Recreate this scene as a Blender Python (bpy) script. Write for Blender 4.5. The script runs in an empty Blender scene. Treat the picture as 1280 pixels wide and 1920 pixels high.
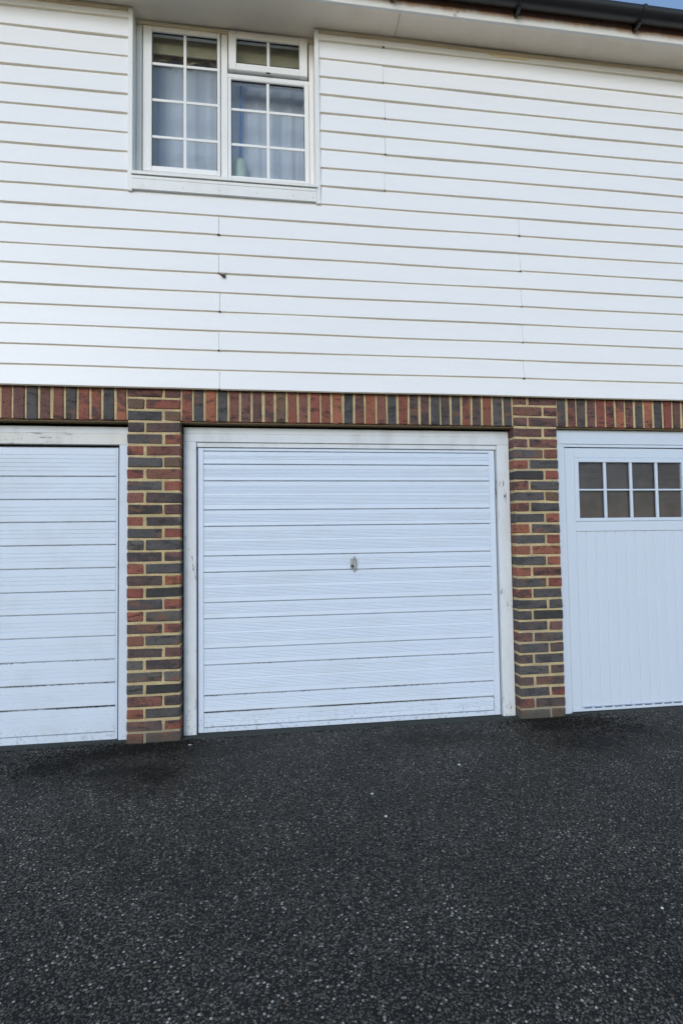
import bpy, bmesh, math, random
import numpy as np
from mathutils import Matrix, Vector
R = random.Random(11)
rad = math.radians
scene = bpy.context.scene
col = scene.collection

# ------------------------------------------------------------------ camera
cam_data = bpy.data.cameras.new('camera')
cam = bpy.data.objects.new('camera', cam_data); col.objects.link(cam)
cam_data.sensor_fit = 'VERTICAL'; cam_data.sensor_height = 36.0; cam_data.lens = 18.75
cam_data.clip_start = 0.05; cam_data.clip_end = 2000
yaw, pit, rol = 0.136355, 0.042882, -0.013103
fw = Vector((math.sin(yaw)*math.cos(pit), math.cos(yaw)*math.cos(pit), math.sin(pit)))
rt = Vector((math.cos(yaw), -math.sin(yaw), 0)); up = rt.cross(fw)
r2 = math.cos(rol)*rt + math.sin(rol)*up; u2 = -math.sin(rol)*rt + math.cos(rol)*up
M = Matrix((r2, u2, -fw)).transposed().to_4x4(); M.translation = Vector((0.8799, -3.5069, 1.2612))
cam.matrix_world = M
scene.camera = cam

# ------------------------------------------------------------------ sky, sun, exposure
SUN_EL, SUN_AZ = rad(22), rad(205)         # veiled sun behind the photographer: soft, shadowless light on the front
world = bpy.data.worlds.new('World'); scene.world = world; world.use_nodes = True
wn = world.node_tree.nodes; wl = world.node_tree.links; wn.clear()
sky = wn.new('ShaderNodeTexSky'); sky.sky_type = 'NISHITA'; sky.sun_disc = False
sky.sun_elevation = SUN_EL; sky.sun_rotation = SUN_AZ
sky.air_density = 1.05; sky.dust_density = 0.3; sky.ozone_density = 1.4
bg = wn.new('ShaderNodeBackground'); bg.inputs['Strength'].default_value = 0.15
wo = wn.new('ShaderNodeOutputWorld')
wl.new(sky.outputs[0], bg.inputs[0]); wl.new(bg.outputs[0], wo.inputs[0])
sun_data = bpy.data.lights.new('sun', 'SUN'); sun_data.energy = 0.74; sun_data.angle = rad(22); sun_data.color = (1, .985, .965)
sun = bpy.data.objects.new('sun', sun_data); col.objects.link(sun)
sd = Vector((math.sin(SUN_AZ)*math.cos(SUN_EL), math.cos(SUN_AZ)*math.cos(SUN_EL), math.sin(SUN_EL)))
sun.rotation_euler = sd.to_track_quat('Z', 'Y').to_euler(); sun.location = (-3, -9, 12)
vs = scene.view_settings
vs.view_transform = 'Standard'; vs.look = 'None'; vs.gamma = 1.0; vs.exposure = 0.57; vs.use_curve_mapping = False

# ------------------------------------------------------------------ node helpers
def lin(r, g, b):
    f = lambda c: (c/255/12.92 if c/255 <= .04045 else ((c/255+.055)/1.055)**2.4)
    return (f(r), f(g), f(b), 1)
class NT:
    def __init__(s, name):
        s.m = bpy.data.materials.new(name); s.m.use_nodes = True
        s.t = s.m.node_tree; s.t.nodes.clear()
        s.out = s.t.nodes.new('ShaderNodeOutputMaterial')
        s.b = s.t.nodes.new('ShaderNodeBsdfPrincipled'); s.link(s.b.outputs[0], s.out.inputs[0])
    def n(s, ty, **kw):
        nd = s.t.nodes.new(ty)
        for k, v in kw.items(): setattr(nd, k, v)
        return nd
    def link(s, a, b): s.t.links.new(a, b)
    def put(s, inp, v):
        if isinstance(v, (int, float, tuple, list)): inp.default_value = v
        else: s.link(v, inp)
    def coord(s, scale=(1, 1, 1), which='Object', off=None):
        tc = s.n('ShaderNodeTexCoord'); mp = s.n('ShaderNodeMapping')
        s.link(tc.outputs[which], mp.inputs[0]); mp.inputs['Scale'].default_value = scale
        if off is not None: s.link(off, mp.inputs['Location'])
        return mp.outputs[0]
    def noise(s, vec, scale, detail=3, rough=.55):
        nd = s.n('ShaderNodeTexNoise'); s.link(vec, nd.inputs['Vector'])
        nd.inputs['Scale'].default_value = scale; nd.inputs['Detail'].default_value = detail; nd.inputs['Roughness'].default_value = rough
        return nd.outputs['Fac']
    def ramp(s, v, a, b, lo=0., hi=1.):
        nd = s.n('ShaderNodeMapRange'); s.link(v, nd.inputs[0]); nd.interpolation_type = 'SMOOTHSTEP'
        for i, x in zip((1, 2, 3, 4), (a, b, lo, hi)): nd.inputs[i].default_value = x
        return nd.outputs[0]
    def math(s, op, a, b=0.):
        nd = s.n('ShaderNodeMath', operation=op); s.put(nd.inputs[0], a); s.put(nd.inputs[1], b); return nd.outputs[0]
    def mix(s, fac, a, b, mode='MIX'):
        nd = s.n('ShaderNodeMix', data_type='RGBA', blend_type=mode)
        s.put(nd.inputs[0], fac); s.put(nd.inputs[6], a); s.put(nd.inputs[7], b); return nd.outputs[2]
    def bump(s, h, strength=.3, dist=.002, prev=None):
        nd = s.n('ShaderNodeBump'); s.link(h, nd.inputs['Height']); nd.inputs['Strength'].default_value = strength
        nd.inputs['Distance'].default_value = dist
        if prev is not None: s.link(prev, nd.inputs['Normal'])
        return nd.outputs[0]
    def fin(s, color=None, rough=None, normal=None, spec=None, metal=None):
        if color is not None: s.put(s.b.inputs['Base Color'], color)
        if rough is not None: s.put(s.b.inputs['Roughness'], rough)
        if normal is not None: s.link(normal, s.b.inputs['Normal'])
        if spec is not None: s.b.inputs['Specular IOR Level'].default_value = spec
        if metal is not None: s.b.inputs['Metallic'].default_value = metal
        return s.m

def painted(name, base, dirt, amount=.35, rough=.45, chips=0., streak=(3, 3, 1.2), chipcol=(.16, .15, .14, 1), low=None):
    """paint with soft grime; chips > 0 shows flaked bare wood; low = height under which splash grime grows"""
    k = NT(name); v = k.coord(); vs_ = k.coord(streak)
    g = k.ramp(k.noise(vs_, 2.2, 5, .62), .42, .78, 0, amount)
    fine = k.ramp(k.noise(v, 60, 2), .35, .75, 0, .10)
    c = k.mix(g, base, dirt); c = k.mix(fine, c, dirt)
    if low:
        sp = k.n('ShaderNodeSeparateXYZ'); k.link(v, sp.inputs[0])
        h = k.ramp(sp.outputs[2], low, -.02, 0, 1)
        sn = k.ramp(k.noise(v, 38, 5, .7), .50, .72, 0, .55)
        c = k.mix(k.math('MULTIPLY', h, sn), c, lin(96, 92, 84))
    nb = k.noise(v, 25, 3)
    nrm = k.bump(nb, .12, .002)
    r = rough
    if chips > 0:
        cm = k.noise(k.coord((9, 9, 60) if chips >= 1 else (40, 40, 9)), 1.0, 6, .7)
        big = k.ramp(k.noise(v, 2.3, 2), .45, .62, 0, 1)
        m = k.math('MULTIPLY', k.ramp(cm, .585, .615, 0, 1), big)
        c = k.mix(m, c, chipcol)
        nrm = k.bump(k.math('SUBTRACT', 1., m), .5, .001, nrm)
    return k.fin(c, r, nrm, .4)

m_board = painted('white_weatherboard', (.84, .835, .845, 1), (.70, .69, .67, 1), .14, .38, streak=(.7, 3, 6))
m_lip = painted('bounce_lit_board_edge', (.93, .84, .70, 1), (.80, .70, .54, 1), .3, .5)  # warm bounce light under the boards, put into the cream edge colour
m_trim = painted('white_trim', (.80, .80, .79, 1), (.60, .57, .50, 1), .35, .45)
m_cream = painted('cream_paint', (.80, .68, .47, 1), (.58, .46, .28, 1), .5, .55, streak=(2, 3, 8))
m_soffit = painted('soffit_paint', (.93, .83, .69, 1), (.74, .62, .48, 1), .35, .6)
m_upvc = painted('white_upvc', (.83, .82, .80, 1), (.68, .65, .60, 1), .15, .3)
m_door = painted('blue_white_steel_paint', (.645, .72, .84, 1), (.55, .58, .60, 1), .30, .38, streak=(1.2, 3, 4), low=.16)
m_door_left = painted('chalky_white_steel_paint', (.63, .70, .81, 1), (.52, .56, .60, 1), .42, .5, streak=(1.6, 3, 2.4), low=.12)
m_door_right = painted('smooth_white_door_paint', (.61, .675, .775, 1), (.55, .61, .69, 1), .15, .35)
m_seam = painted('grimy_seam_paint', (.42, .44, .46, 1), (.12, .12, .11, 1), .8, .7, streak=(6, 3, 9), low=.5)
m_frame = painted('weathered_frame_paint', (.70, .73, .77, 1), (.50, .48, .46, 1), .40, .5, chips=.5, low=.3)
m_head = painted('grimy_frame_paint', (.68, .71, .75, 1), (.46, .45, .44, 1), .5, .55)
m_flaky = painted('flaking_frame_paint', (.70, .69, .67, 1), (.44, .42, .40, 1), .5, .6, chips=1, chipcol=(.20, .20, .21, 1))

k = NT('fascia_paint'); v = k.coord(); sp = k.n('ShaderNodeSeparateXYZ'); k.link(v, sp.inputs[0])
halo = k.math('ADD', sp.outputs[2], k.math('MULTIPLY', k.math('SUBTRACT', k.noise(k.coord((6, 1, 1)), 2.0, 5), .5), .09))
c = k.mix(k.ramp(halo, 4.708, 4.765, 0, .8), (.80, .78, .74, 1), lin(196, 120, 66))  # orange halo below the gutter, a light effect put into the colour
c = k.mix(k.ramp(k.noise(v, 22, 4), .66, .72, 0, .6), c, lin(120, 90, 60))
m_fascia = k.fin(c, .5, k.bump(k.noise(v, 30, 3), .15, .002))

# bricks: the clay colour is each brick's own object colour, the burnt patches come from noise
k = NT('clay_brick'); oi = k.n('ShaderNodeObjectInfo')
cb = k.n('ShaderNodeCombineXYZ'); r1 = k.math('MULTIPLY', oi.outputs['Random'], 37.); 
for i in range(3): k.link(k.math('ADD', r1, float(i*5)), cb.inputs[i])
v = k.coord((1, 1, 1), 'Object', cb.outputs[0])
base = oi.outputs['Color']
a = k.ramp(k.noise(v, 9, 3, .6), .34, .68, 0, 1)
c = k.mix(k.math('MULTIPLY', a, .5), base, k.mix(1., base, (.66, .64, .66, 1), 'MULTIPLY'))
pick = k.ramp(k.math('FRACT', k.math('MULTIPLY', oi.outputs['Random'], 7.3)), .55, .60)
tone2 = k.mix(pick, (.048, .047, .052, 1), (.20, .095, .062, 1))
c = k.mix(k.ramp(k.noise(k.coord((.7, 1, 1.3), 'Object', cb.outputs[0]), 11, 4, .62), .50, .62, 0, .75), c, tone2)
c = k.mix(k.ramp(k.noise(k.coord((.55, 1, 1.6), 'Object', cb.outputs[0]), 17, 5, .72), .53, .64, 0, .72), c, (.024, .023, .024, 1))
c = k.mix(k.ramp(k.noise(v, 44, 4, .7), .55, .70, 0, .5), c, (.030, .029, .031, 1))
c = k.mix(k.ramp(k.noise(v, 150, 3, .75), .48, .74, 0, .5), c, k.mix(1., base, (1.35, 1.32, 1.3, 1), 'MULTIPLY'))
c = k.mix(k.ramp(k.noise(v, 85, 2, .6), .63, .69, 0, .8), c, (.016, .016, .016, 1))
c = k.mix(k.ramp(k.noise(v, 8, 5, .75), .66, .78, 0, .4), c, (.50, .44, .34, 1))
wp = k.n('ShaderNodeNewGeometry'); spz = k.n('ShaderNodeSeparateXYZ'); k.link(wp.outputs['Position'], spz.inputs[0])
lowm = k.ramp(k.math('ADD', spz.outputs[2], k.math('MULTIPLY', k.noise(v, 24, 4), .14)), .16, .05)
c = k.mix(k.math('MULTIPLY', lowm, .7), c, (.075, .070, .058, 1))
h = k.math('ADD', k.noise(v, 90, 4, .7), k.math('MULTIPLY', k.noise(v, 25, 2), .8))
m_brick = k.fin(c, .85, k.bump(h, .8, .005), .25)

k = NT('sandy_mortar'); v = k.coord()
sp = k.n('ShaderNodeSeparateXYZ'); k.link(v, sp.inputs[0])
c = k.mix(k.ramp(k.noise(v, 9, 5, .7), .36, .64), (.61, .48, .27, 1), (.44, .35, .20, 1))
c = k.mix(k.ramp(k.noise(v, 3.1, 4), .52, .70, 0, .7), c, (.38, .32, .24, 1))
c = k.mix(k.ramp(k.noise(v, 160, 2), .5, .72, 0, .7), c, (.24, .19, .12, 1))
c = k.mix(k.math('MULTIPLY', k.ramp(k.math('ADD', sp.outputs[2], k.math('MULTIPLY', k.noise(v, 20, 3), .12)), .24, .06), .75), c, (.20, .19, .16, 1))
m_mortar = k.fin(c, .95, k.bump(k.noise(v, 130, 4, .7), .8, .004), .1)

# asphalt
k = NT('asphalt'); v = k.coord()
vo = k.n('ShaderNodeTexVoronoi'); k.link(v, vo.inputs['Vector']); vo.inputs['Scale'].default_value = 118; vo.inputs['Randomness'].default_value = 1
sc = k.n('ShaderNodeSeparateColor'); k.link(vo.outputs['Color'], sc.inputs[0])
stone = k.mix(k.math('POWER', sc.outputs[0], 2.2), (.014, .0132, .0108, 1), (.190, .170, .134, 1))
stone = k.mix(k.ramp(sc.outputs[1], .86, .90, 0, .8), stone, (.27, .245, .20, 1))
stone = k.mix(k.ramp(sc.outputs[1], .955, .97), stone, (.58, .54, .46, 1))
stone = k.mix(k.ramp(sc.outputs[2], .965, .975), stone, (.19, .12, .075, 1))
edge = k.ramp(vo.outputs['Distance'], .36, .70)
tar = (.0095, .0090, .0072, 1)
c = k.mix(edge, stone, tar)
lg = k.ramp(k.noise(v, 1.9, 6, .68), .38, .62)
c = k.mix(k.math('MULTIPLY', lg, .8), c, k.mix(1., c, (.50, .50, .49, 1), 'MULTIPLY'))
c = k.mix(k.ramp(k.noise(v, 5.5, 5, .7), .62, .72, 0, .45), c, (.060, .064, .064, 1))
vo2 = k.n('ShaderNodeTexVoronoi'); k.link(v, vo2.inputs['Vector']); vo2.inputs['Scale'].default_value = 260
sc2 = k.n('ShaderNodeSeparateColor'); k.link(vo2.outputs['Color'], sc2.inputs[0])
c = k.mix(k.ramp(sc2.outputs[0], .86, .92, 0, .75), c, (.17, .155, .13, 1))
# damp mossy patches in front of the two piers
def blobs(lst, inner=.2):
    m = None
    for (cx, cy, rx, ry) in lst:
        sv = k.n('ShaderNodeVectorMath', operation='SUBTRACT'); k.link(v, sv.inputs[0]); sv.inputs[1].default_value = (cx, cy, 0)
        mv = k.n('ShaderNodeVectorMath', operation='MULTIPLY'); k.link(sv.outputs[0], mv.inputs[0]); mv.inputs[1].default_value = (1/rx, 1/ry, 0)
        ln = k.n('ShaderNodeVectorMath', operation='LENGTH'); k.link(mv.outputs[0], ln.inputs[0])
        d = k.ramp(ln.outputs['Value'], 1., inner)
        m = d if m is None else k.math('MAXIMUM', m, d)
    return m
broad = blobs(((-.15, -.30, .60, .42), (.20, -.48, .45, .35), (.45, -.20, .5, .2), (2.80, -.35, .62, .42), (3.15, -.40, .45, .30), (1.9, -.25, .45, .2), (-.9, -.15, .5, .2)))
bm_ = k.math('MULTIPLY', broad, k.ramp(k.noise(v, 6, 5, .7), .30, .62, .35, 1))
c = k.mix(k.math('MULTIPLY', bm_, .95), c, k.mix(1., c, (.42, .33, .24, 1), 'MULTIPLY'))
lump = blobs(((-.34, -.30, .26, .20), (-.10, -.16, .26, .16), (.08, -.10, .22, .12), (.05, -.42, .38, .14), (.28, -.48, .20, .24), (2.72, -.18, .28, .14), (3.02, -.17, .22, .12), (2.80, -.45, .40, .20), (3.2, -.3, .2, .15)), .05)
lm = k.ramp(k.math('ADD', k.math('MULTIPLY', lump, .26), k.noise(v, 21, 6, .72)), .64, .72)
c = k.mix(k.math('MULTIPLY', lm, .9), c, (.0055, .0045, .0030, 1))
hh = k.math('ADD', k.math('MULTIPLY', k.math('SUBTRACT', 1., edge), sc.outputs[0]), k.math('MULTIPLY', k.noise(v, 420, 2), .3))
n1 = k.bump(hh, 1., .007); n2 = k.bump(k.noise(v, 18, 4), .25, .02, n1)
m_asphalt = k.fin(c, .7, n2, .3)

def plain(name, c, rough=.6, metal=0., bump=None, spec=.4):
    k = NT(name); v = k.coord()
    cc = k.mix(k.ramp(k.noise(v, 20, 4), .35, .7, 0, .35), c, tuple(x*.65 for x in c[:3])+(1,))
    nrm = k.bump(k.noise(v, bump or 40, 3), .15, .001)
    return k.fin(cc, rough, nrm, spec, metal)
m_gutter = plain('black_gutter_plastic', (.022, .022, .024, 1), .38)
m_metal = plain('zinc_handle_metal', (.46, .48, .50, 1), .36, .9)
m_dark = plain('dark_gap', (.012, .012, .012, 1), .9)
m_rubber = plain('black_gasket', (.012, .014, .014, 1), .5)
m_lintel = plain('rusty_lintel_steel', (.16, .11, .05, 1), .8)
m_concrete = plain('mossy_concrete', (.050, .054, .046, 1), .95, bump=80)
m_roof = plain('dark_roof_tile', (.10, .07, .06, 1), .85)
m_inner = plain('room_plaster', (.55, .52, .47, 1), .9)
m_blind = plain('beige_blind_fabric', (.66, .56, .36, 1), .9)
m_valance = plain('tan_valance_fabric', (.60, .44, .30, 1), .9)
m_blue = plain('blue_curtain_fabric', (.16, .26, .52, 1), .9)
m_bluerod = plain('blue_rod', (.14, .24, .50, 1), .5)
m_green = plain('pale_green_glaze', (.60, .68, .52, 1), .4)
m_moss = plain('dark_moss', (.012, .009, .005, 1), 1)
m_algae = plain('grey_green_algae', (.028, .030, .024, 1), 1)
m_leaf = plain('dead_leaf', (.06, .035, .03, 1), .9)
m_fleck = plain('white_fleck', (.62, .64, .68, 1), .8)
m_grit = plain('pale_grit', (.36, .36, .34, 1), .8)
k = NT('brown_backing_board'); v = k.coord()
c = k.mix(k.ramp(k.noise(v, 5, 5, .65), .30, .70), (.105, .095, .096, 1), (.190, .176, .178, 1))
c = k.mix(k.ramp(k.noise(k.coord((1, 1, 14)), 4, 4), .5, .75, 0, .5), c, (.22, .205, .20, 1))
m_backing = k.fin(c, .8, k.bump(k.noise(v, 40, 3), .2, .002))

def thin_glass(name, tint, strength=1.):
    k = NT(name); k.t.nodes.remove(k.b)
    tr = k.n('ShaderNodeBsdfTransparent'); tr.inputs[0].default_value = tint
    gl = k.n('ShaderNodeBsdfGlossy'); gl.inputs['Roughness'].default_value = .02
    lw = k.n('ShaderNodeLayerWeight'); lw.inputs[0].default_value = .5
    fr = k.math('ADD', .04, k.math('MULTIPLY', k.math('POWER', lw.outputs['Facing'], 5.), .96))
    mx = k.n('ShaderNodeMixShader'); k.link(k.math('MULTIPLY', fr, strength), mx.inputs[0])
    k.link(tr.outputs[0], mx.inputs[1]); k.link(gl.outputs[0], mx.inputs[2]); k.link(mx.outputs[0], k.out.inputs[0])
    return k.m
m_glass = thin_glass('window_glass', (.90, .93, .96, 1), 1.0)
m_glass2 = thin_glass('acrylic_pane', (.80, .78, .79, 1), .5)
k = NT('net_fabric'); tr = k.n('ShaderNodeBsdfTransparent'); mx = k.n('ShaderNodeMixShader'); mx.inputs[0].default_value = .74
k.fin((.80, .80, .81, 1), .95); k.b.inputs['Subsurface Weight'].default_value = 0
k.link(tr.outputs[0], mx.inputs[1]); k.link(k.b.outputs[0], mx.inputs[2]); k.link(mx.outputs[0], k.out.inputs[0])
m_net = k.m

# ------------------------------------------------------------------ mesh helpers
def mesh_obj(name, verts, faces, mat, parent=None, loc=(0, 0, 0), smooth=False):
    me = bpy.data.meshes.new(name); me.from_pydata(verts, [], faces); me.update()
    if mat: me.materials.append(mat)
    if smooth:
        for p in me.polygons: p.use_smooth = True
    o = bpy.data.objects.new(name, me); col.objects.link(o); o.location = loc
    if parent: o.parent = parent
    return o
def from_bm(name, bm, mat, parent=None, smooth=False, loc=(0, 0, 0)):
    me = bpy.data.meshes.new(name); bmesh.ops.recalc_face_normals(bm, faces=bm.faces); bm.to_mesh(me); bm.free()
    if mat: me.materials.append(mat)
    if smooth:
        for p in me.polygons: p.use_smooth = True
    o = bpy.data.objects.new(name, me); col.objects.link(o); o.location = loc
    if parent: o.parent = parent
    return o
def bm_box(bm, x0, x1, y0, y1, z0, z1, bev=0.):
    b = bmesh.new(); bmesh.ops.create_cube(b, size=1.)
    for vv in b.verts:
        vv.co = Vector(((x0+x1)/2+vv.co.x*(x1-x0), (y0+y1)/2+vv.co.y*(y1-y0), (z0+z1)/2+vv.co.z*(z1-z0)))
    if bev > 0:
        bmesh.ops.bevel(b, geom=list(b.edges), offset=bev, segments=1, affect='EDGES', profile=.5)
    me = bpy.data.meshes.new('tmp'); b.to_mesh(me); b.free(); bm.from_mesh(me); bpy.data.meshes.remove(me)
def box(name, parent, mat, x0, x1, y0, y1, z0, z1, bev=.002):
    bm = bmesh.new(); bm_box(bm, x0, x1, y0, y1, z0, z1, bev); return from_bm(name, bm, mat, parent)
def boxes(name, parent, mat, lst, bev=.002):
    bm = bmesh.new()
    for b in lst: bm_box(bm, *b, bev=bev)
    return from_bm(name, bm, mat, parent)
def extrude_x(name, parent, mat, prof, x0, x1, seg=1, wob=0., seed=0, smooth=False):
    """closed (y, z) profile swept along x, with a faint waviness"""
    rr = random.Random(seed); ph = [rr.uniform(0, 6.28) for _ in range(4)]
    n = len(prof); V = []; F = []
    for i in range(seg+1):
        x = x0+(x1-x0)*i/seg
        dz = wob*(math.sin(x*1.9+ph[0])+.6*math.sin(x*4.3+ph[1])); dy = wob*.8*(math.sin(x*2.6+ph[2])+.5*math.sin(x*6.1+ph[3]))
        for (y, z) in prof: V.append((x, y+dy, z+dz))
    for i in range(seg):
        for j in range(n):
            a = i*n+j; b = i*n+(j+1) % n; F.append((a, b, b+n, a+n))
    F.append(tuple(range(n))); F.append(tuple(reversed(range(seg*n, seg*n+n))))
    o = mesh_obj(name, V, F, mat, parent)
    bm = bmesh.new(); bm.from_mesh(o.data); bmesh.ops.recalc_face_normals(bm, faces=bm.faces); bm.to_mesh(o.data); bm.free()
    return o
def tag(o, label=None, cat=None, group=None, kind=None):
    for kk, vv in (('label', label), ('category', cat), ('group', group), ('kind', kind)):
        if vv: o[kk] = vv
    return o

# ------------------------------------------------------------------ ground
def axis(lo, hi, n, far):
    return [-far, -far*.3, lo-12, lo-4]+list(np.linspace(lo, hi, n))+[hi+4, hi+12, far*.3, far]
xs = axis(-3.5, 6.5, 90, 400); ys = axis(-4.2, .8, 60, 400)
def gz(x, y):
    w = .004*math.sin(x*2.1+y*1.3+.4)+.0035*math.sin(x*.9-y*3.1)+.002*math.sin(x*5.3+y*4.4)
    w *= min(1, max(0, (-y)/.5)) if y < 0 else 0
    d = math.exp(-((y-.02)/.16)**2)*.006
    return -.010+w-d if -5 < y < 1.5 and -4 < x < 7 else -.010
GV = [(x, y, gz(x, y)) for y in ys for x in xs]; nx = len(xs)
GF = [(j*nx+i, j*nx+i+1, (j+1)*nx+i+1, (j+1)*nx+i) for j in range(len(ys)-1) for i in range(nx-1)]
ground = mesh_obj('ground', GV, GF, m_asphalt, smooth=True)
tag(ground, 'dark speckled asphalt yard in front of the garages', 'ground', kind='structure')

# ------------------------------------------------------------------ building
bld = bpy.data.objects.new('garage_building', None); col.objects.link(bld)
tag(bld, 'white weatherboarded building over a brick ground floor with three white garage doors', 'building')
XL, XR = -2.585, 5.495      # ends of the building
OPEN = [(-2.2575, 0.), (.3275, 2.5825), (2.91, 5.1675)]
PIER = [-2.585, 0., 2.5825, 5.1675]
DEPTH = 6.0
# plain shell behind what the photograph shows
boxes('side_wall', bld, m_mortar, [(XL, XL+.10, .23, DEPTH, -.05, 4.68)], 0)
boxes('side_wall', bld, m_mortar, [(XR-.10, XR, .23, DEPTH, -.05, 4.68)], 0)
boxes('back_wall', bld, m_mortar, [(XL, XR, DEPTH, DEPTH+.1, -.05, 4.68)], 0)
boxes('upper_floor', bld, m_inner, [(XL+.1, XR-.1, .24, DEPTH, 2.24, 2.44)], 0)
boxes('ceiling', bld, m_inner, [(XL+.1, XR-.1, .24, DEPTH, 4.705, 4.72)], 0)

# --- clay colours read off the photograph
PAL = dict(R=(135, 84, 71), O=(147, 93, 74), S=(129, 77, 68), P=(106, 78, 74), Q=(118, 80, 71), D=(83, 80, 80), K=(62, 60, 59), G=(95, 90, 86), B=(106, 87, 74), U=(90, 77, 74))
def clay(o, key, rr):
    c = lin(*PAL[key]); f = rr.uniform(.90, 1.14)
    o.color = (c[0]*f*1.12, c[1]*f*1.12, c[2]*f*1.12, 1)
def brick_meshes(w, d, h, n, tagname):
    out = []
    for i in range(n):
        rr = random.Random(hash((round(w*1000), round(h*1000), i)) & 0xffff)
        bm = bmesh.new(); bm_box(bm, 0, w, 0, d, 0, h, .0075)
        for vv in bm.verts:
            vv.co.x += rr.uniform(-.0026, .0022); vv.co.y += rr.uniform(-.0014, .0014); vv.co.z += rr.uniform(-.0024, .0020)
        me = bpy.data.meshes.new(tagname); bmesh.ops.recalc_face_normals(bm, faces=bm.faces); bm.to_mesh(me); bm.free()
        me.materials.append(m_brick); out.append(me)
    return out
STR = brick_meshes(.2155, .1025, .0660, 16, 'stretcher_brick'); HDR = brick_meshes(.1030, .215, .0660, 16, 'header_brick')
SOL = brick_meshes(.0668, .1025, .213, 16, 'soldier_brick')
def add_brick(me, parent, loc, key, rr, rz=0.):
    o = bpy.data.objects.new('brick', me); col.objects.link(o); o.parent = parent
    o.location = loc; o.rotation_euler = (rr.uniform(-.006, .006), rr.uniform(-.012, .012), rz+rr.uniform(-.008, .008)); clay(o, key, rr); return o
LEFT = 'QP BR DB UU DR RQ DB SQ DR QU KP RU DS GD UP RD UO SK DR RG UR QD UP GU GG DK QU SD UR RD'.split()
RIGHT = 'PP PQ PP PQ PQ DQ RD KS QD DB RD DR OD DS RO DR RQ DS RD DD DK DP PD DU UD DU UU DS QU GB'.split()
def pier(x0, rows, first_stretcher, seed, label):
    rr = random.Random(seed)
    core = box('brick_pier', bld, m_mortar, x0+.004, x0+.3235, .0045, .225, -.06, 2.216, .003)
    core['label'] = label
    for c, keys in enumerate(rows):
        z = 2.15-.075*c+.005
        y = rr.uniform(-.0015, .002)
        st_first = (c % 2 == 0) == first_stretcher
        if st_first:
            add_brick(rr.choice(STR), core, (x0+rr.uniform(-.002, .002), y, z), keys[0], rr)
            add_brick(rr.choice(HDR), core, (x0+.225+rr.uniform(-.003, .002), y+rr.uniform(-.001, .001), z), keys[1], rr)
        else:
            add_brick(rr.choice(HDR), core, (x0+rr.uniform(-.002, .002), y, z), keys[0], rr)
            add_brick(rr.choice(STR), core, (x0+.1125+rr.uniform(-.003, .002), y+rr.uniform(-.001, .001), z), keys[1], rr)
    return core
def rnd_rows(seed):
    rr = random.Random(seed); return [rr.choice('RDPQUDG')+rr.choice('DRPUSDK') for _ in range(30)]
pier(PIER[0], rnd_rows(3), True, 31, 'brick pier left of the left garage door')
pier(PIER[1], LEFT, True, 32, 'brick pier between the left and the middle garage door')
pier(PIER[2], RIGHT, False, 33, 'brick pier between the middle and the right garage door')
pier(PIER[3], rnd_rows(4), False, 34, 'brick pier right of the right garage door')
SOLD = [list('RDPQUDRBDPQRDUOPDRQP')+list('BRPDPQDRRDO')[0:0]+list('BBQPDPQDRR')[0:0],
        list('RDODQPPQBRQRROD' 'QOQDRUPDUDRURDD'), list('DQUPSSOQDODSPQDROPQDURDPQSDOPR')]
SOLD[0] = list('PDQRUDPOQDRUPDQRDOU') + list('BQPDPQDRRDO')
def soldiers(x0, x1, keys, seed, label):
    rr = random.Random(seed)
    n = 30; p = (x1-x0)/n
    core = box('brick_lintel', bld, m_mortar, x0-.002, x1+.002, .0055, .10, 2.009, 2.2165, .002)
    core['label'] = label
    for i in range(n):
        add_brick(rr.choice(SOL), core, (x0+p*i+(p-.0665)/2+rr.uniform(-.002, .002), rr.uniform(-.002, .002), 2.0045+rr.uniform(-.003, .002)), keys[i % len(keys)], rr)
    box('lintel_plate', core, m_lintel, x0-.001, x1+.001, .012, .098, 1.996, 2.002, 0)
    return core
names = ('left', 'middle', 'right')
for i, (a, b) in enumerate(OPEN): soldiers(a, b, SOLD[i], 50+i, 'course of upright bricks over the %s garage door' % names[i])
# wall closing the strip between the brickwork and the shell
boxes('inner_lintel', bld, m_dark, [(XL+.1, XR-.1, .10, .235, 2.03, 2.235)], 0)

# --- weatherboard cladding
Z0, G = 2.2045, .1274
WX0, WX1 = .0355, 1.2115                 # window opening
clad = boxes('cladding', bld, m_inner, [(XL, WX0-.03, 0, .06, 2.222, 4.70), (WX1+.03, XR, 0, .06, 2.222, 4.70), (WX0-.03, WX1+.03, 0, .06, 2.222, 3.50)], 0)
clad['label'] = 'white lapped weatherboards covering the upper storey'
def board(x0, x1, n, zt=None):
    z = Z0+G*n; t = z+G+.012
    if zt: t = min(t, zt)
    f = (t-z)/(G+.012)
    prof = [(-.0396, z+.0062), (-.040, z+.0078), (-.040+.0130*f, t), (-.012, t), (-.0275, z+.004), (-.0285, z)]
    seg = max(2, int((x1-x0)*4))
    o = extrude_x('weatherboard', clad, m_board, prof, x0, x1, seg, .0015, n*7+int(x0*10))
    o.data.materials.append(m_lip)
    for p in o.data.polygons:
        if p.normal.z < -.5: p.material_index = 1
    return o
g2 = .0011
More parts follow.
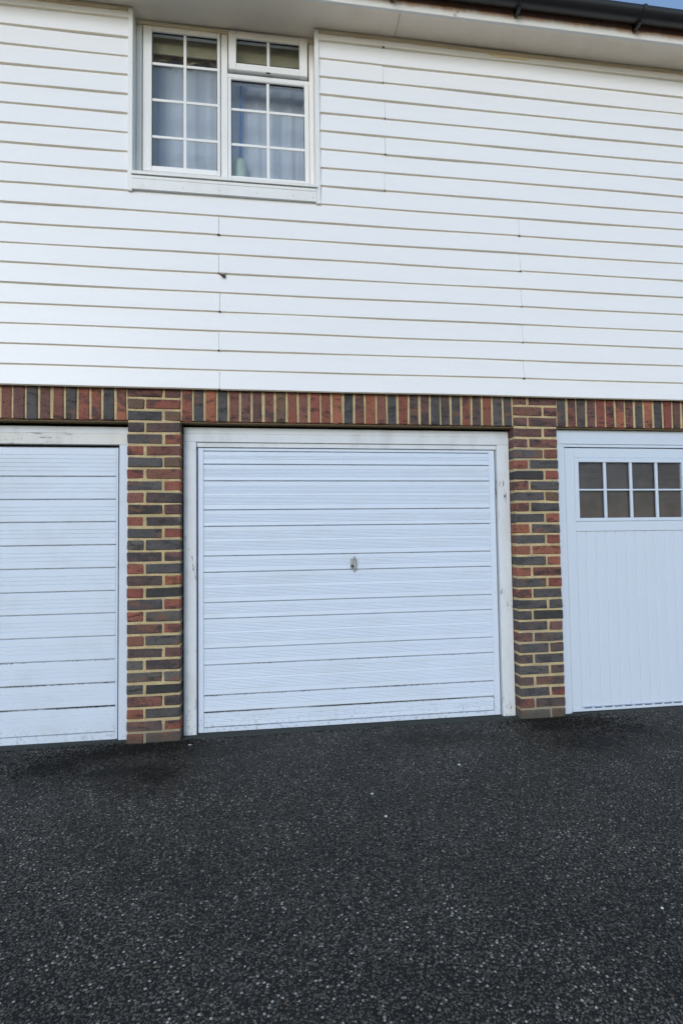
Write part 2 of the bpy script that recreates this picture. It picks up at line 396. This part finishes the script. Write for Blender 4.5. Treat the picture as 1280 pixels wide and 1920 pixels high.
for n in range(20):
    cuts = [XL, XR]
    if n < 10:
        if n % 2 == 0: cuts += [.575+.004*math.sin(n*2.)]
        else: cuts += [2.65+.006*(n-5)/-4*.5]
        if n == 7: cuts += []
    else:
        cuts += [4.30] if n % 2 == 0 else [1.69+.006*math.sin(n)]
        cuts += [4.9] if n % 2 else []
    if n < 10: cuts += [5.0 if n % 2 == 0 else -1.85]
    cuts = sorted(cuts)
    for a, b in zip(cuts, cuts[1:]):
        a2 = a+(g2 if a > XL else 0); b2 = b-(g2 if b < XR else 0)
        spans = [(a2, b2)]
        if n >= 10:
            spans = []
            if a2 < WX0-.031: spans.append((a2, min(b2, WX0-.031)))
            if b2 > WX1+.031: spans.append((max(a2, WX1+.031), b2))
        for s, e in spans: board(s, e, n, 4.695)
    for cx in cuts[1:-1]:           # little wedge of grime that collects at the foot of each butt joint
        if -0.9 < cx < 4.1:
            z = Z0+G*n; w = R.uniform(.003, .012)
            mesh_obj('joint_grime', [(cx-w, -.0412, z-.0005), (cx+w*R.uniform(.4, 1), -.0412, z-.0005), (cx+.001, -.0412, z+.008), (cx-.001, -.0412, z+.008), (cx-w, -.034, z-.002), (cx+w*.7, -.034, z-.002), (cx, -.036, z+.006)],
                     [(0, 1, 2, 3), (0, 4, 5, 1), (0, 3, 6, 4), (1, 5, 6, 2), (2, 6, 3), (4, 6, 5)], m_dark, clad)
box('starter_strip', clad, m_trim, XL, XR, -.0245, -.001, 2.2235, 2.30, 0)

# --- eaves
SZ = 4.70
soff = extrude_x('soffit', bld, m_soffit, [(-.232, SZ), (-.232, SZ+.012), (.10, SZ+.012), (.10, SZ)], XL-.2, 1.765, 8, .0008, 3)
soff['label'] = 'stained cream boards under the eaves'
extrude_x('soffit_board', soff, m_soffit, [(-.232, SZ), (-.232, SZ+.012), (.10, SZ+.012), (.10, SZ)], 1.768, XR+.2, 8, .0008, 5)
def bead(x0, x1, y, seed):
    extrude_x('cover_bead', soff, m_cream, [(y, SZ-.001), (y-.016, SZ-.001), (y-.018, SZ-.010), (y-.010, SZ-.024), (y, SZ-.027)], x0, x1, 24, .0022, seed)
bead(XL, WX0-.033, -.0285, 1); bead(WX1+.033, XR, -.0285, 2); bead(WX0+.002, WX1-.002, .048, 9)
extrude_x('cover_strip', soff, m_cream, [(-.026, SZ-.030), (-.034, SZ-.030), (-.036, SZ-.052), (-.026, SZ-.052)], WX1+.033, XR, 24, .0030, 6)
extrude_x('cover_strip', soff, m_cream, [(-.026, SZ-.030), (-.034, SZ-.030), (-.036, SZ-.052), (-.026, SZ-.052)], XL, WX0-.033, 24, .0030, 8)
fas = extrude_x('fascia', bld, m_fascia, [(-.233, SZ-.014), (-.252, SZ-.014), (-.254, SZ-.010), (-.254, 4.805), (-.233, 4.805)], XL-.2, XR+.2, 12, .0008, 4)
fas['label'] = 'white fascia board with an orange light halo painted below the gutter'
# half-round gutter
def gutter_profile(r, cy, cz, t):
    o = [(cy+r*math.cos(a), cz+r*math.sin(a)) for a in np.linspace(math.pi, 2*math.pi, 15)]
    i = [(cy+(r-t)*math.cos(a), cz+(r-t)*math.sin(a)) for a in np.linspace(2*math.pi, math.pi, 15)]
    return o+i
GC, GZC, GR = -.318, 4.806, .058
gut = extrude_x('gutter', bld, m_gutter, gutter_profile(GR, GC, GZC, .004), XL-.25, XR+.25, 10, .0006, 2, True)
for p in gut.data.polygons: p.use_smooth = len(p.vertices) == 4
gut['label'] = 'black half-round plastic gutter'
for bx in (-1.9, -.95, 0., .85, 1.70, 2.55, 3.42, 4.3, 5.1):
    o = extrude_x('bracket', gut, m_gutter, gutter_profile(GR+.0075, GC, GZC, .007), bx-.012, bx+.012, 1)
    boxes('bracket_arm', gut, m_gutter, [(bx-.012, bx+.012, GC+GR-.002, -.2545, GZC-.075, GZC+.015), (bx-.010, bx+.010, GC-.004, GC+GR, GZC-.085, GZC-.064)], .002)
boxes('gutter_joint', gut, m_gutter, [(3.50, 3.502, GC-.002, GC+.002, GZC-GR-.006, GZC-GR-.004)], 0)
# roof slopes
rz, ry = 4.70+.18+2.35, 3.0
def slope(y0, z0, y1, z1, nm):
    V = [(XL-.25, y0, z0), (XR+.25, y0, z0), (XR+.25, y1, z1), (XL-.25, y1, z1)]
    V += [(x, y, z+.06) for x, y, z in V]
    return mesh_obj(nm, V, [(3, 2, 1, 0), (4, 5, 6, 7), (0, 1, 5, 4), (1, 2, 6, 5), (2, 3, 7, 6), (3, 0, 4, 7)], m_roof, bld)
slope(-.28, 4.812, ry, rz, 'roof'); slope(DEPTH+.3, 4.812, ry, rz, 'roof')
for x in (XL, XR-.1):
    mesh_obj('gable', [(x, .1, 4.68), (x, DEPTH, 4.68), (x, ry, rz), (x+.1, .1, 4.68), (x+.1, DEPTH, 4.68), (x+.1, ry, rz)], [(0, 2, 1), (3, 4, 5), (0, 1, 4, 3), (1, 2, 5, 4), (2, 0, 3, 5)], m_trim, bld)

# --- window
WY = .05; WB, WT = 3.600, 4.698
def ring(x0, x1, z0, z1, w, y0, y1):
    return [(x0, x0+w, y0, y1, z0, z1), (x1-w, x1, y0, y1, z0, z1), (x0+w, x1-w, y0, y1, z1-w, z1), (x0+w, x1-w, y0, y1, z0, z0+w)]
win = boxes('window', bld, m_upvc, [(WX0, .070, WY, WY+.065, WB, WT), (1.180, WX1, WY, WY+.065, WB, WT), (.070, 1.180, WY, WY+.065, 4.676, WT), (.070, 1.180, WY, WY+.065, WB, 3.668), (.585, .628, WY, WY+.065, 3.668, 4.676), (.628, 1.180, WY+.001, WY+.064, 4.375, 4.405)], .003)
win['label'] = 'white plastic window with a tall left casement, fanlight and lower right pane'
def sash(nm, gx0, gx1, gz0, gz1, wl, wr, wt, wb, y0, vx, hz, by):
    s = boxes(nm, win, m_upvc, [(gx0-wl, gx0, y0, y0+.05, gz0-wb, gz1+wt), (gx1, gx1+wr, y0, y0+.05, gz0-wb, gz1+wt), (gx0, gx1, y0+.0005, y0+.05, gz1, gz1+wt), (gx0, gx1, y0+.0005, y0+.05, gz0-wb, gz0)], .004)
    y = y0+.014
    boxes('gasket', win, m_rubber, ring(gx0-.0005, gx1+.0005, gz0-.0005, gz1+.0005, .0045, y-.002, y+.006), 0)
    gl = mesh_obj('pane', [(gx0, y+.004, gz0), (gx1, y+.004, gz0), (gx1, y+.004, gz1), (gx0, y+.004, gz1), (gx0, y+.010, gz0), (gx1, y+.010, gz0), (gx1, y+.010, gz1), (gx0, y+.010, gz1)],
                  [(0, 1, 2, 3), (7, 6, 5, 4), (0, 4, 5, 1), (1, 5, 6, 2), (2, 6, 7, 3), (3, 7, 4, 0)], m_glass, win)
    box('glazing_bar', win, m_upvc, vx-.0095, vx+.0095, y-.004, y+.0035, gz0, gz1, .002)
    for z in hz:
        box('glazing_bar', win, m_upvc, gx0, vx-.0097, y-.0035, y+.0033, z-.0095, z+.0095, .002)
        box('glazing_bar', win, m_upvc, vx+.0097, gx1, y-.0035, y+.0033, z-.0095, z+.0095, .002)
    return s
sash('sash', .136, .560, 3.712, 4.636, .058, .020, .036, .040, WY-.010, .348, (4.420, 4.170, 3.917), 0)
f = sash('fanlight', .688, 1.113, 4.466, 4.640, .052, .056, .052, .050, WY-.022, .902, (), 0)
boxes('vent_slot', win, m_dark, [(.885, .915, WY-.0235, WY-.021, 4.409, 4.4165)], 0)
sash('sash', .652, 1.146, 3.690, 4.362, .022, .032, .012, .020, WY-.004, .898, (4.160, 3.914), 0)
# sill, apron, reveals and corner trims
extrude_x('sill', win, m_trim, [(-.062, 3.580), (-.064, 3.598), (WY+.001, 3.612), (WY+.001, 3.575), (-.040, 3.575), (-.042, 3.580)], .029, 1.2155, 1)
extrude_x('apron_strip', win, m_trim, [(-.052, 3.5562), (-.052, 3.5745), (-.02, 3.5745), (-.02, 3.5562)], .031, 1.2125, 1)
extrude_x('apron', win, m_trim, [(-.049, 3.489), (-.050, 3.5555), (-.02, 3.5555), (-.02, 3.489)], .030, 1.213, 1)
for i, x in enumerate((.10, .35, .58, .82, 1.06, 1.19)):
    box('nail_head', win, m_metal, x-.003, x+.003, -.0515, -.048, 3.515-.003, 3.515+.003, .001)
box('corner_trim', win, m_trim, WX0-.031, WX0-.0005, -.046, 0, 3.478, SZ-.001, .002)
box('corner_trim', win, m_trim, WX1+.0005, WX1+.031, -.046, 0, 3.478, SZ-.001, .002)
box('reveal', win, m_trim, WX0-.020, WX0-.001, .0005, .10, 3.50, SZ-.001, .001)
box('reveal', win, m_trim, WX1+.001, WX1+.020, .0005, .10, 3.50, SZ-.001, .001)

# --- garage doors
EYE = 1.261
def door_frame(i, x0, x1, zt, ztt, zi, xi0, xi1, y, mh, mj, strip, mh2=None):
    fr = box('door_frame', bld, mh, x0, x1, y+.004, y+.07, ztt+.0005, zt, .002)     # top strip of the head
    box('head', fr, mh2 or mh, x0, x1, y, y+.07, zi, ztt-.0005, .002)
    box('jamb', fr, mj, x0, xi0, y, y+.07, -.018, zi-.0006, .002)
    box('jamb', fr, mj, xi1, x1, y, y+.07, -.018, zi-.0006, .002)
    if strip:
        box('weather_strip', fr, mh, xi0+.0005, xi1-.0005, y+.012, y+.06, strip, zi-.0006, .002)
    boxes('gap_backing', fr, m_dark, [(x0-.012, x1+.012, y+.071, y+.075, zi-.02, 2.03)], 0)
    fr['label'] = 'painted wooden frame of the %s garage door' % names[i]
    return fr
def ribbed_band(door, mat, x0, x1, zb, zt, y, ribs, mode):
    """one pressed band: lip at the foot, flat top and fine flutes"""
    P = [(y+.014, zt), (y+.006, zt), (y+.0005, zt-.006)]
    for (ra, rb, pitch, dep) in ribs:
        z = ra
        while z-pitch > rb:
            if mode == 'flute': P += [(y, z), (y+dep, z-pitch*.5)]
            else: P += [(y, z), (y+dep, z-.002), (y+dep, z-.004), (y, z-.006)]
            z -= pitch
    P += [(y-.0005, zb+.003), (y+.0015, zb), (y+.014, zb)]
    return extrude_x('panel', door, mat, P, x0, x1, 1)

# middle door
door_frame(1, .334, 2.578, 1.982, 1.941, 1.885, .414, 2.489, .075, m_head, m_frame, 1.853)
DY = .097
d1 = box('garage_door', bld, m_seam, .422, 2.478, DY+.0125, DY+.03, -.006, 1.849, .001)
d1['label'] = 'white ribbed up-and-over garage door with a metal handle'
box('stile', d1, m_door, .422, .4575, DY, DY+.0115, -.0085, 1.849, .002)
box('stile', d1, m_door, 2.4355, 2.478, DY, DY+.0115, -.0085, 1.849, .002)
box('top_rail', d1, m_door, .458, 2.435, DY, DY+.0115, 1.831, 1.849, .002)
box('bottom_rail', d1, m_door, .458, 2.435, DY-.001, DY+.0115, -.0085, .0215, .002)
seams = [1.829, 1.741, 1.630, 1.437, 1.328, 1.133, 1.026, .828, .723, .530, .424, .2285, .122, .0235]
for a, b in zip(seams, seams[1:]):
    zt, zb = a-(.0072 if a in (.122,) else .0045 if a in (.2285, .424) else .0032), b+.0026; h = zt-zb
    if h > .15: rb = [(zt-.030, zt-.030-.062, .0092, .0022), (zb+.092, zb+.022, .0092, .0022)]
    else: rb = [(zt-.028, zb+.018, .0092, .0022)]
    ribbed_band(d1, m_door, .459, 2.434, zb, zt, DY-(.0015 if zt > .2 else 0), rb, 'flute')
# handle
hx, hz_ = 1.452, 1.061
hb = bmesh.new(); bm_box(hb, hx-.022, hx+.022, DY-.006, DY-.001, hz_-.037, hz_+.037, .002)
handle = from_bm('handle', hb, m_metal, d1)
bm = bmesh.new()
bm_box(bm, hx-.004, hx+.016, DY-.026, DY-.0065, hz_-.034, hz_+.034, .005)
bm_box(bm, hx-.020, hx-.006, DY-.018, DY-.0065, hz_-.030, hz_+.006, .004)
for (zz, hh2) in ((hz_+.044, .010), (hz_-.043, .010)): bm_box(bm, hx-.002, hx+.009, DY-.017, DY-.004, zz-hh2, zz+hh2, .003)
from_bm('grip', bm, m_metal, d1)
bm = bmesh.new(); bmesh.ops.create_cone(bm, cap_ends=True, segments=16, radius1=.0065, radius2=.006, depth=.012, matrix=Matrix.Translation((hx-.013, DY-.020, hz_-.012)) @ Matrix.Rotation(math.pi/2, 4, 'X'))
from_bm('lock_cylinder', bm, m_dark, d1)

# left door
LX0, LX1 = OPEN[0][0]+.004, -.0035
door_frame(0, LX0, LX1, 1.978, 1.935, 1.863, LX0+.065, -.068, .080, m_head, m_door_left, None, m_flaky)
DYL = .100
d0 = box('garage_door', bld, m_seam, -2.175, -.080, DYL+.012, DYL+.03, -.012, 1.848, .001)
d0['label'] = 'white garage door of even grooved bands, faded and grimy at the foot'
box('stile', d0, m_door_left, -.0925, -.080, DYL, DYL+.0115, -.015, 1.846, .002)
box('stile', d0, m_door_left, -2.175, -2.1625, DYL, DYL+.0115, -.015, 1.846, .002)
box('bottom_rail', d0, m_door_left, -2.162, -.093, DYL-.001, DYL+.0115, -.015, .0305, .002)
seamsL = [1.846, 1.659, 1.511, 1.366, 1.218, 1.071, .924, .782, .637, .489, .344, .197, .033]
for a, b in zip(seamsL, seamsL[1:]):
    zt, zb = a-(.0070 if a == .197 else .0034), b+.0028
    n_ = 5 if zt-zb > .16 else 4
    ribbed_band(d0, m_door_left, -2.1615, -.0935, zb, zt, DYL, [(zt-.044, zb+.004, .026, .0035)], 'groove')
# right door
RX0, RX1 = 2.9175, 5.1600
YR = .045
fr2 = box('door_frame', bld, m_door_right, RX0, RX1, YR, YR+.08, 1.893, 1.9935, .002); fr2['label'] = 'clean white frame of the right garage door'
box('jamb', fr2, m_door_right, RX0, 2.965, YR, YR+.08, -.018, 1.8925, .002)
box('jamb', fr2, m_door_right, RX1-.0475, RX1, YR, YR+.08, -.018, 1.8925, .002)
box('inner_head', fr2, m_door_right, 2.9655, RX1-.048, YR+.006, YR+.08, 1.872, 1.8925, .002)
box('inner_jamb', fr2, m_door_right, 2.9655, 2.988, YR+.006, YR+.08, -.018, 1.8715, .002)
box('inner_jamb', fr2, m_door_right, RX1-.0705, RX1-.048, YR+.006, YR+.08, -.018, 1.8715, .002)
YD = YR+.014
A0, A1 = 2.994, RX1-.0765
W1, W2 = (3.098, 3.920), (4.158, 4.980)
d2 = boxes('garage_door', bld, m_dark, [(A0+.01, A1-.01, YD+.05, YD+.056, .0, 1.86)], 0)
d2['label'] = 'smooth white plank-effect garage door with small square panes across the top'
box('top_rail', d2, m_door_right, 3.0655, A1-.072, YD, YD+.04, 1.797, 1.866, .002)
box('stile', d2, m_door_right, A0, 3.065, YD, YD+.04, .0, 1.866, .002)
box('stile', d2, m_door_right, A1-.0715, A1, YD, YD+.04, .0, 1.866, .002)
box('mid_rail', d2, m_door_right, 3.0655, A1-.072, YD+.001, YD+.04, 1.264, 1.334, .002)
box('bottom_rail', d2, m_door_right, A0+.001, A1-.001, YD-.004, YD+.04, -.008, .017, .002)
box('middle_post', d2, m_door_right, W1[1]+.03, W2[0]-.03, YD, YD+.04, 1.3345, 1.7965, .002)
for (a, b) in (W1, W2):
    e0, e1 = a-.0325, b+.0295
    boxes('window_surround', d2, m_door_right, [(e0, a, YD-.003, YD+.036, 1.335, 1.7965), (b, e1, YD-.003, YD+.036, 1.335, 1.7965), (a, b, YD-.0028, YD+.036, 1.764, 1.7965), (a, b, YD-.0028, YD+.036, 1.335, 1.360)], .003)
    p4 = (b-a)/4
    for i in range(4):
        for (z0, z1) in ((1.360, 1.5635), (1.5635, 1.764)):
            mesh_obj('pane', [(a+p4*i+.0005, YD+.0165, z0+.0005), (a+p4*(i+1)-.0005, YD+.0165, z0+.0005), (a+p4*(i+1)-.0005, YD+.0165, z1-.0005), (a+p4*i+.0005, YD+.0165, z1-.0005),
                              (a+p4*i+.0005, YD+.0195, z0+.0005), (a+p4*(i+1)-.0005, YD+.0195, z0+.0005), (a+p4*(i+1)-.0005, YD+.0195, z1-.0005), (a+p4*i+.0005, YD+.0195, z1-.0005)],
                     [(0, 1, 2, 3), (7, 6, 5, 4), (0, 4, 5, 1), (1, 5, 6, 2), (2, 6, 7, 3), (3, 7, 4, 0)], m_glass2, d2)
        if i: box('glazing_bar', d2, m_door_right, a+p4*i-.010, a+p4*i+.010, YD-.001, YD+.016, 1.360, 1.764, .003)
    for i in range(4):
        box('glazing_bar', d2, m_door_right, a+p4*i+(.0102 if i else 0), a+p4*(i+1)-(.0102 if i < 3 else 0), YD-.0006, YD+.016, 1.5575, 1.5695, .002)
    box('pane_backing', d2, m_backing, a-.005, b+.005, YD+.030, YD+.034, 1.355, 1.77, 0)
npl = 25; px0, px1 = 3.068, A1-.0745; pp = (px1-px0)/npl
for i in range(npl):
    a, b = px0+pp*i, px0+pp*(i+1)
    prof = [(a+.0002, .032), (a+.004, 0.008), (a+pp*.5-.006, .0085), (b-.004, .008), (b-.0002, .032)]
    V = [(x, YD+y_, z) for z in (.020, 1.2635) for (x, y_) in [(a+.0004, .026), (a+.0004, .0125), (a+.005, .008), (b-.005, .008), (b-.0004, .0125), (b-.0004, .026)]]
    mesh_obj('plank', V, [(j, (j+1) % 6, (j+1) % 6+6, j+6) for j in range(6)]+[(5, 4, 3, 2, 1, 0), (6, 7, 8, 9, 10, 11)], m_door_right, d2)
    box('drain_slot', d2, m_dark, a+.014, b-.006, YD-.0055, YD-.003, .0125, .0175, 0)
# thresholds
for i, (a, b) in enumerate(OPEN):
    t = extrude_x('threshold', bld, m_concrete, [(-.005, -.05), (.02, -.0125), (.22, -.0115), (.22, -.05)], a+.002, b-.002, 20, .0012, i)

# algae crumbs growing in the lowest seams
def crumbs(name, parent, mat, pts, smin, smax, seed, flat=1., kind='stuff'):
    rr = random.Random(seed); V = []; F = []
    for (x, y, z) in pts:
        s = rr.uniform(smin, smax); b = len(V)
        ring_ = [(x+s*math.cos(t)*rr.uniform(.6, 1.3), y+s*math.sin(t)*rr.uniform(.6, 1.3), z) for t in (0, 1.26, 2.51, 3.77, 5.03)]
        V += ring_ + [(x+rr.uniform(-.3, .3)*s, y+rr.uniform(-.3, .3)*s, z+s*flat*rr.uniform(.5, 1.1)), (x, y, z-s*flat*.4)]
        for j in range(5): F.append((b+j, b+(j+1) % 5, b+5)); F.append((b+(j+1) % 5, b+j, b+6))
    o = mesh_obj(name, V, F, mat, parent); o['kind'] = kind; return o
def seam_pts(x0, x1, z, y, n, seed, bias=1.):
    rr = random.Random(seed); out = []
    while len(out) < n:
        x = rr.uniform(x0, x1)
        if .5+.5*math.sin(x*7+seed)*math.sin(x*2.3+seed*2) > rr.random()*.9: out.append((x, y-rr.uniform(0, .003), z+rr.gauss(-.002, .0022)*bias))
    return out
pts = seam_pts(.46, 2.43, .122, DY+.003, 1500, 1)+seam_pts(.46, 2.43, .2285, DY+.002, 420, 2)+seam_pts(.46, 2.43, .0235, DY+.001, 260, 3)+seam_pts(.46, 2.43, .424, DY+.002, 120, 13)+seam_pts(2.425, 2.436, .09, DY, 30, 4, 14.)
crumbs('algae', d1, m_algae, pts, .0011, .0034, 5)
pts = seam_pts(-.86, -.094, .197, DYL+.003, 800, 6)+seam_pts(-.86, -.094, .344, DYL+.002, 380, 7)+seam_pts(-.86, -.094, .489, DYL+.002, 120, 8)
crumbs('algae', d0, m_algae, pts, .0011, .0032, 9)

# ------------------------------------------------------------------ things at the window
def drape(name, x0, x1, z0, z1, y, amp, wl, mat, seed):
    rr = random.Random(seed); nx_ = max(12, int((x1-x0)/.008)); V = []; F = []; nz = 6
    ph = rr.uniform(0, 6)
    for j in range(nz+1):
        z = z0+(z1-z0)*j/nz; a = amp*(1.15-.4*j/nz)
        for i in range(nx_+1):
            x = x0+(x1-x0)*i/nx_
            V.append((x, y+a*(math.sin(x*6.283/wl+ph+.4*math.sin(x*9+j*.2))+.35*math.sin(x*6.283/wl*2.3+ph*2)), z))
    for j in range(nz):
        for i in range(nx_):
            q = j*(nx_+1)+i; F.append((q, q+1, q+nx_+2, q+nx_+1))
    return mesh_obj(name, V, F, mat, smooth=True)
o = drape('net_curtain', .02, 1.24, 3.45, 4.60, .205, .006, .11, m_net, 3)
tag(o, 'pale grey net curtain hanging in soft folds behind the window', 'curtain')
for (a, b, lab, s) in ((.02, .150, 'blue curtain bunched at the left edge of the window', 1), (.64, .77, 'blue curtain bunched behind the middle of the window', 2), (1.12, 1.26, 'blue curtain bunched at the right edge of the window', 4)):
    tag(drape('blue_curtain', a, b, 3.45, 4.60, .262, .012, .07, m_blue, s), lab, 'curtain', 'blue curtains')
lining = drape('lining_curtain', -.05, 1.30, 3.42, 4.62, .325, .012, .12, m_trim, 8)
tag(lining, 'plain white curtain lining behind the net curtain', 'curtain')
bl = extrude_x('roller_blind', None, m_blind, [(.125, 4.562), (.125, 4.690), (.129, 4.690), (.129, 4.562), (.131, 4.556), (.123, 4.556)], .02, 1.23, 4)
tag(bl, 'beige blind rolled up along the top of the window', 'blind')
# scalloped valance
V = []; F = []; nS = 96
for i in range(nS+1):
    x = .01+1.24*i/nS; s = abs(math.sin((x-.06)*math.pi/.20)); zb = 4.598-.062*s**.6
    V += [(x, .165+.004*math.sin(x*60), 4.66), (x, .165+.006*math.sin(x*60), zb), (x, .168+.004*math.sin(x*60), 4.66), (x, .168+.006*math.sin(x*60), zb)]
for i in range(nS):
    a = 4*i; F += [(a, a+1, a+5, a+4), (a+2, a+6, a+7, a+3), (a+1, a+3, a+7, a+5), (a, a+4, a+6, a+2)]
tag(mesh_obj('valance', V, F, m_valance), 'tan scalloped valance below the blind', 'valance')
# inner window board, vessel with rod
iw = box('window_board', win, m_upvc, WX0-.02, WX1+.02, .116, .21, 3.60, 3.625, .003)
vp = [(.0, 3.6255), (.040, 3.6255), (.046, 3.635), (.047, 3.70), (.047, 3.80), (.044, 3.845), (.034, 3.872), (.018, 3.886), (0, 3.889)]
V = []; F = []; nn = 24
for (r_, z) in vp:
    for i in range(nn): V.append((.703+r_*math.cos(i*6.2832/nn), .158+r_*.9*math.sin(i*6.2832/nn), z))
for j in range(len(vp)-1):
    for i in range(nn): F.append((j*nn+i, j*nn+(i+1) % nn, (j+1)*nn+(i+1) % nn, (j+1)*nn+i))
ves = mesh_obj('green_vessel', V, F, m_green, smooth=True)
tag(ves, 'pale green round-topped vessel with thin blue rod behind the lower right pane', 'vessel')
bm = bmesh.new(); bmesh.ops.create_cone(bm, cap_ends=True, segments=10, radius1=.0075, radius2=.0065, depth=.56, matrix=Matrix.Translation((.708, .158, 4.165)) @ Matrix.Rotation(.016, 4, 'Y'))
from_bm('rod', bm, m_bluerod, ves)

# ------------------------------------------------------------------ small things
# dead leaf hanging on the boards
V = [(0, 0, 0), (.010, -.004, .006), (.022, -.006, .004), (.026, -.003, -.006), (.018, -.007, -.016), (.008, -.005, -.012), (-.016, -.001, .012), (-.015, -.001, .0135), (.024, -.004, .020), (.026, -.004, .019)]
V2 = V+[(x, y+.0025, z) for x, y, z in V]
F = [(0, 1, 2, 3, 4, 5), (0, 6, 7, 1), (2, 8, 9, 3)]; F += [tuple(i+10 for i in reversed(ff)) for ff in F]
for ff in F[:3]:
    for a, b in zip(ff, ff[1:]+ff[:1]): F.append((b, a, a+10, b+10))
lf = mesh_obj('dead_leaf', V2, F, m_leaf, loc=(.590, -.0375, 2.955)); tag(lf, 'tiny curled dark leaf caught on the white boards', 'leaf')
# moss and dirt crumbs at the foot of the piers
rr = random.Random(77); pts = []
for (cx, cy, sx, sy, n) in ((-.10, -.10, .28, .07, 700), (.18, -.07, .16, .05, 500), (-.30, -.28, .30, .12, 800), (2.75, -.06, .18, .05, 500), (3.05, -.12, .22, .07, 600), (2.95, -.25, .3, .08, 500), (1.2, .03, .8, .02, 500), (-.5, .03, .3, .02, 260), (.34, .0, .03, .04, 120)):
    for _ in range(n):
        x, y = rr.gauss(cx, sx), rr.gauss(cy, sy)
        if y < -.012 or (OPEN[0][0] < x < 0 or .34 < x < 2.57 or x > 2.93) and y < .075: pts.append((x, y, gz(x, y)+.001))
for (cx, n) in ((-.02, 26), (.16, 40), (.33, 22), (2.60, 24), (2.75, 44), (2.92, 26)):
    for _ in range(n):
        x, y = rr.gauss(cx, .06), rr.gauss(-.022, .012)
        pts.append((x, y, gz(x, y)+.002))
        if rr.random() < .5: pts.append((x+rr.uniform(-.02, .02), y-rr.uniform(.0, .05), gz(x, y)+.001))
o = crumbs('moss_crumbs', None, m_moss, pts, .0016, .0078, 78, .75)
tag(o, 'dark moss and dirt crumbs along the foot of the brick piers', 'moss', kind='stuff')
pts = []
for (cx, cy, sx, sy, n) in ((-.36, -.28, .10, .07, 70), (-.12, -.14, .11, .05, 80), (.06, -.06, .10, .03, 70), (.25, -.05, .06, .03, 40), (.24, -.46, .10, .06, 50), (2.74, -.12, .12, .05, 70), (3.02, -.15, .08, .04, 60), (2.85, -.40, .16, .08, 50)):
    for _ in range(n):
        x, y = rr.gauss(cx, sx), min(-.018, rr.gauss(cy, sy)); pts.append((x, y, gz(x, y)+.0005))
o = crumbs('moss_clumps', None, m_moss, pts, .004, .0125, 80, .5)
tag(o, 'black clumps of moss on the asphalt before the brick piers', 'moss', kind='stuff')
# loose pale grit on the asphalt
pts = []
for _ in range(2600):
    x, y = rr.uniform(-1.6, 4.6), -rr.random()**1.0*3.1-.03
    pts.append((x, y, gz(x, y)+.0006))
o = crumbs('grit', None, m_grit, pts, .0008, .0030, 79, .7)
tag(o, 'scattered pale grit on the dark asphalt', 'grit', kind='stuff')
# white flecks trodden into the asphalt
for (x, y, s, lab) in ((1.909, -.627, .011, 'white fleck on asphalt before the right end of the middle door'), (1.373, -.878, .010, 'white fleck on asphalt below the door handle, upper of two'), (1.394, -1.094, .010, 'white fleck on asphalt below the door handle, lower of two'), (2.178, -1.821, .007, 'white fleck on asphalt near the lower right corner'), (.395, -.085, .012, 'white chip on the ground beside the left foot of the middle door frame')):
    V = [(s*rr.uniform(.5, 1.2)*math.cos(t), s*rr.uniform(.5, 1.2)*math.sin(t), -.003) for t in np.linspace(0, 5.6, 9)]
    V2 = V+[(a*.7, b*.7, .0025) for a, b, c_ in V]+[(0, 0, .0035)]
    F = [(i, (i+1) % 9, (i+1) % 9+9, i+9) for i in range(9)]+[(i+9, (i+1) % 9+9, 18) for i in range(9)]+[tuple(reversed(range(9)))]
    tag(mesh_obj('white_fleck', V2, F, m_fleck, loc=(x, y, gz(x, y)+.001)), lab, 'fleck', 'white flecks on the asphalt')
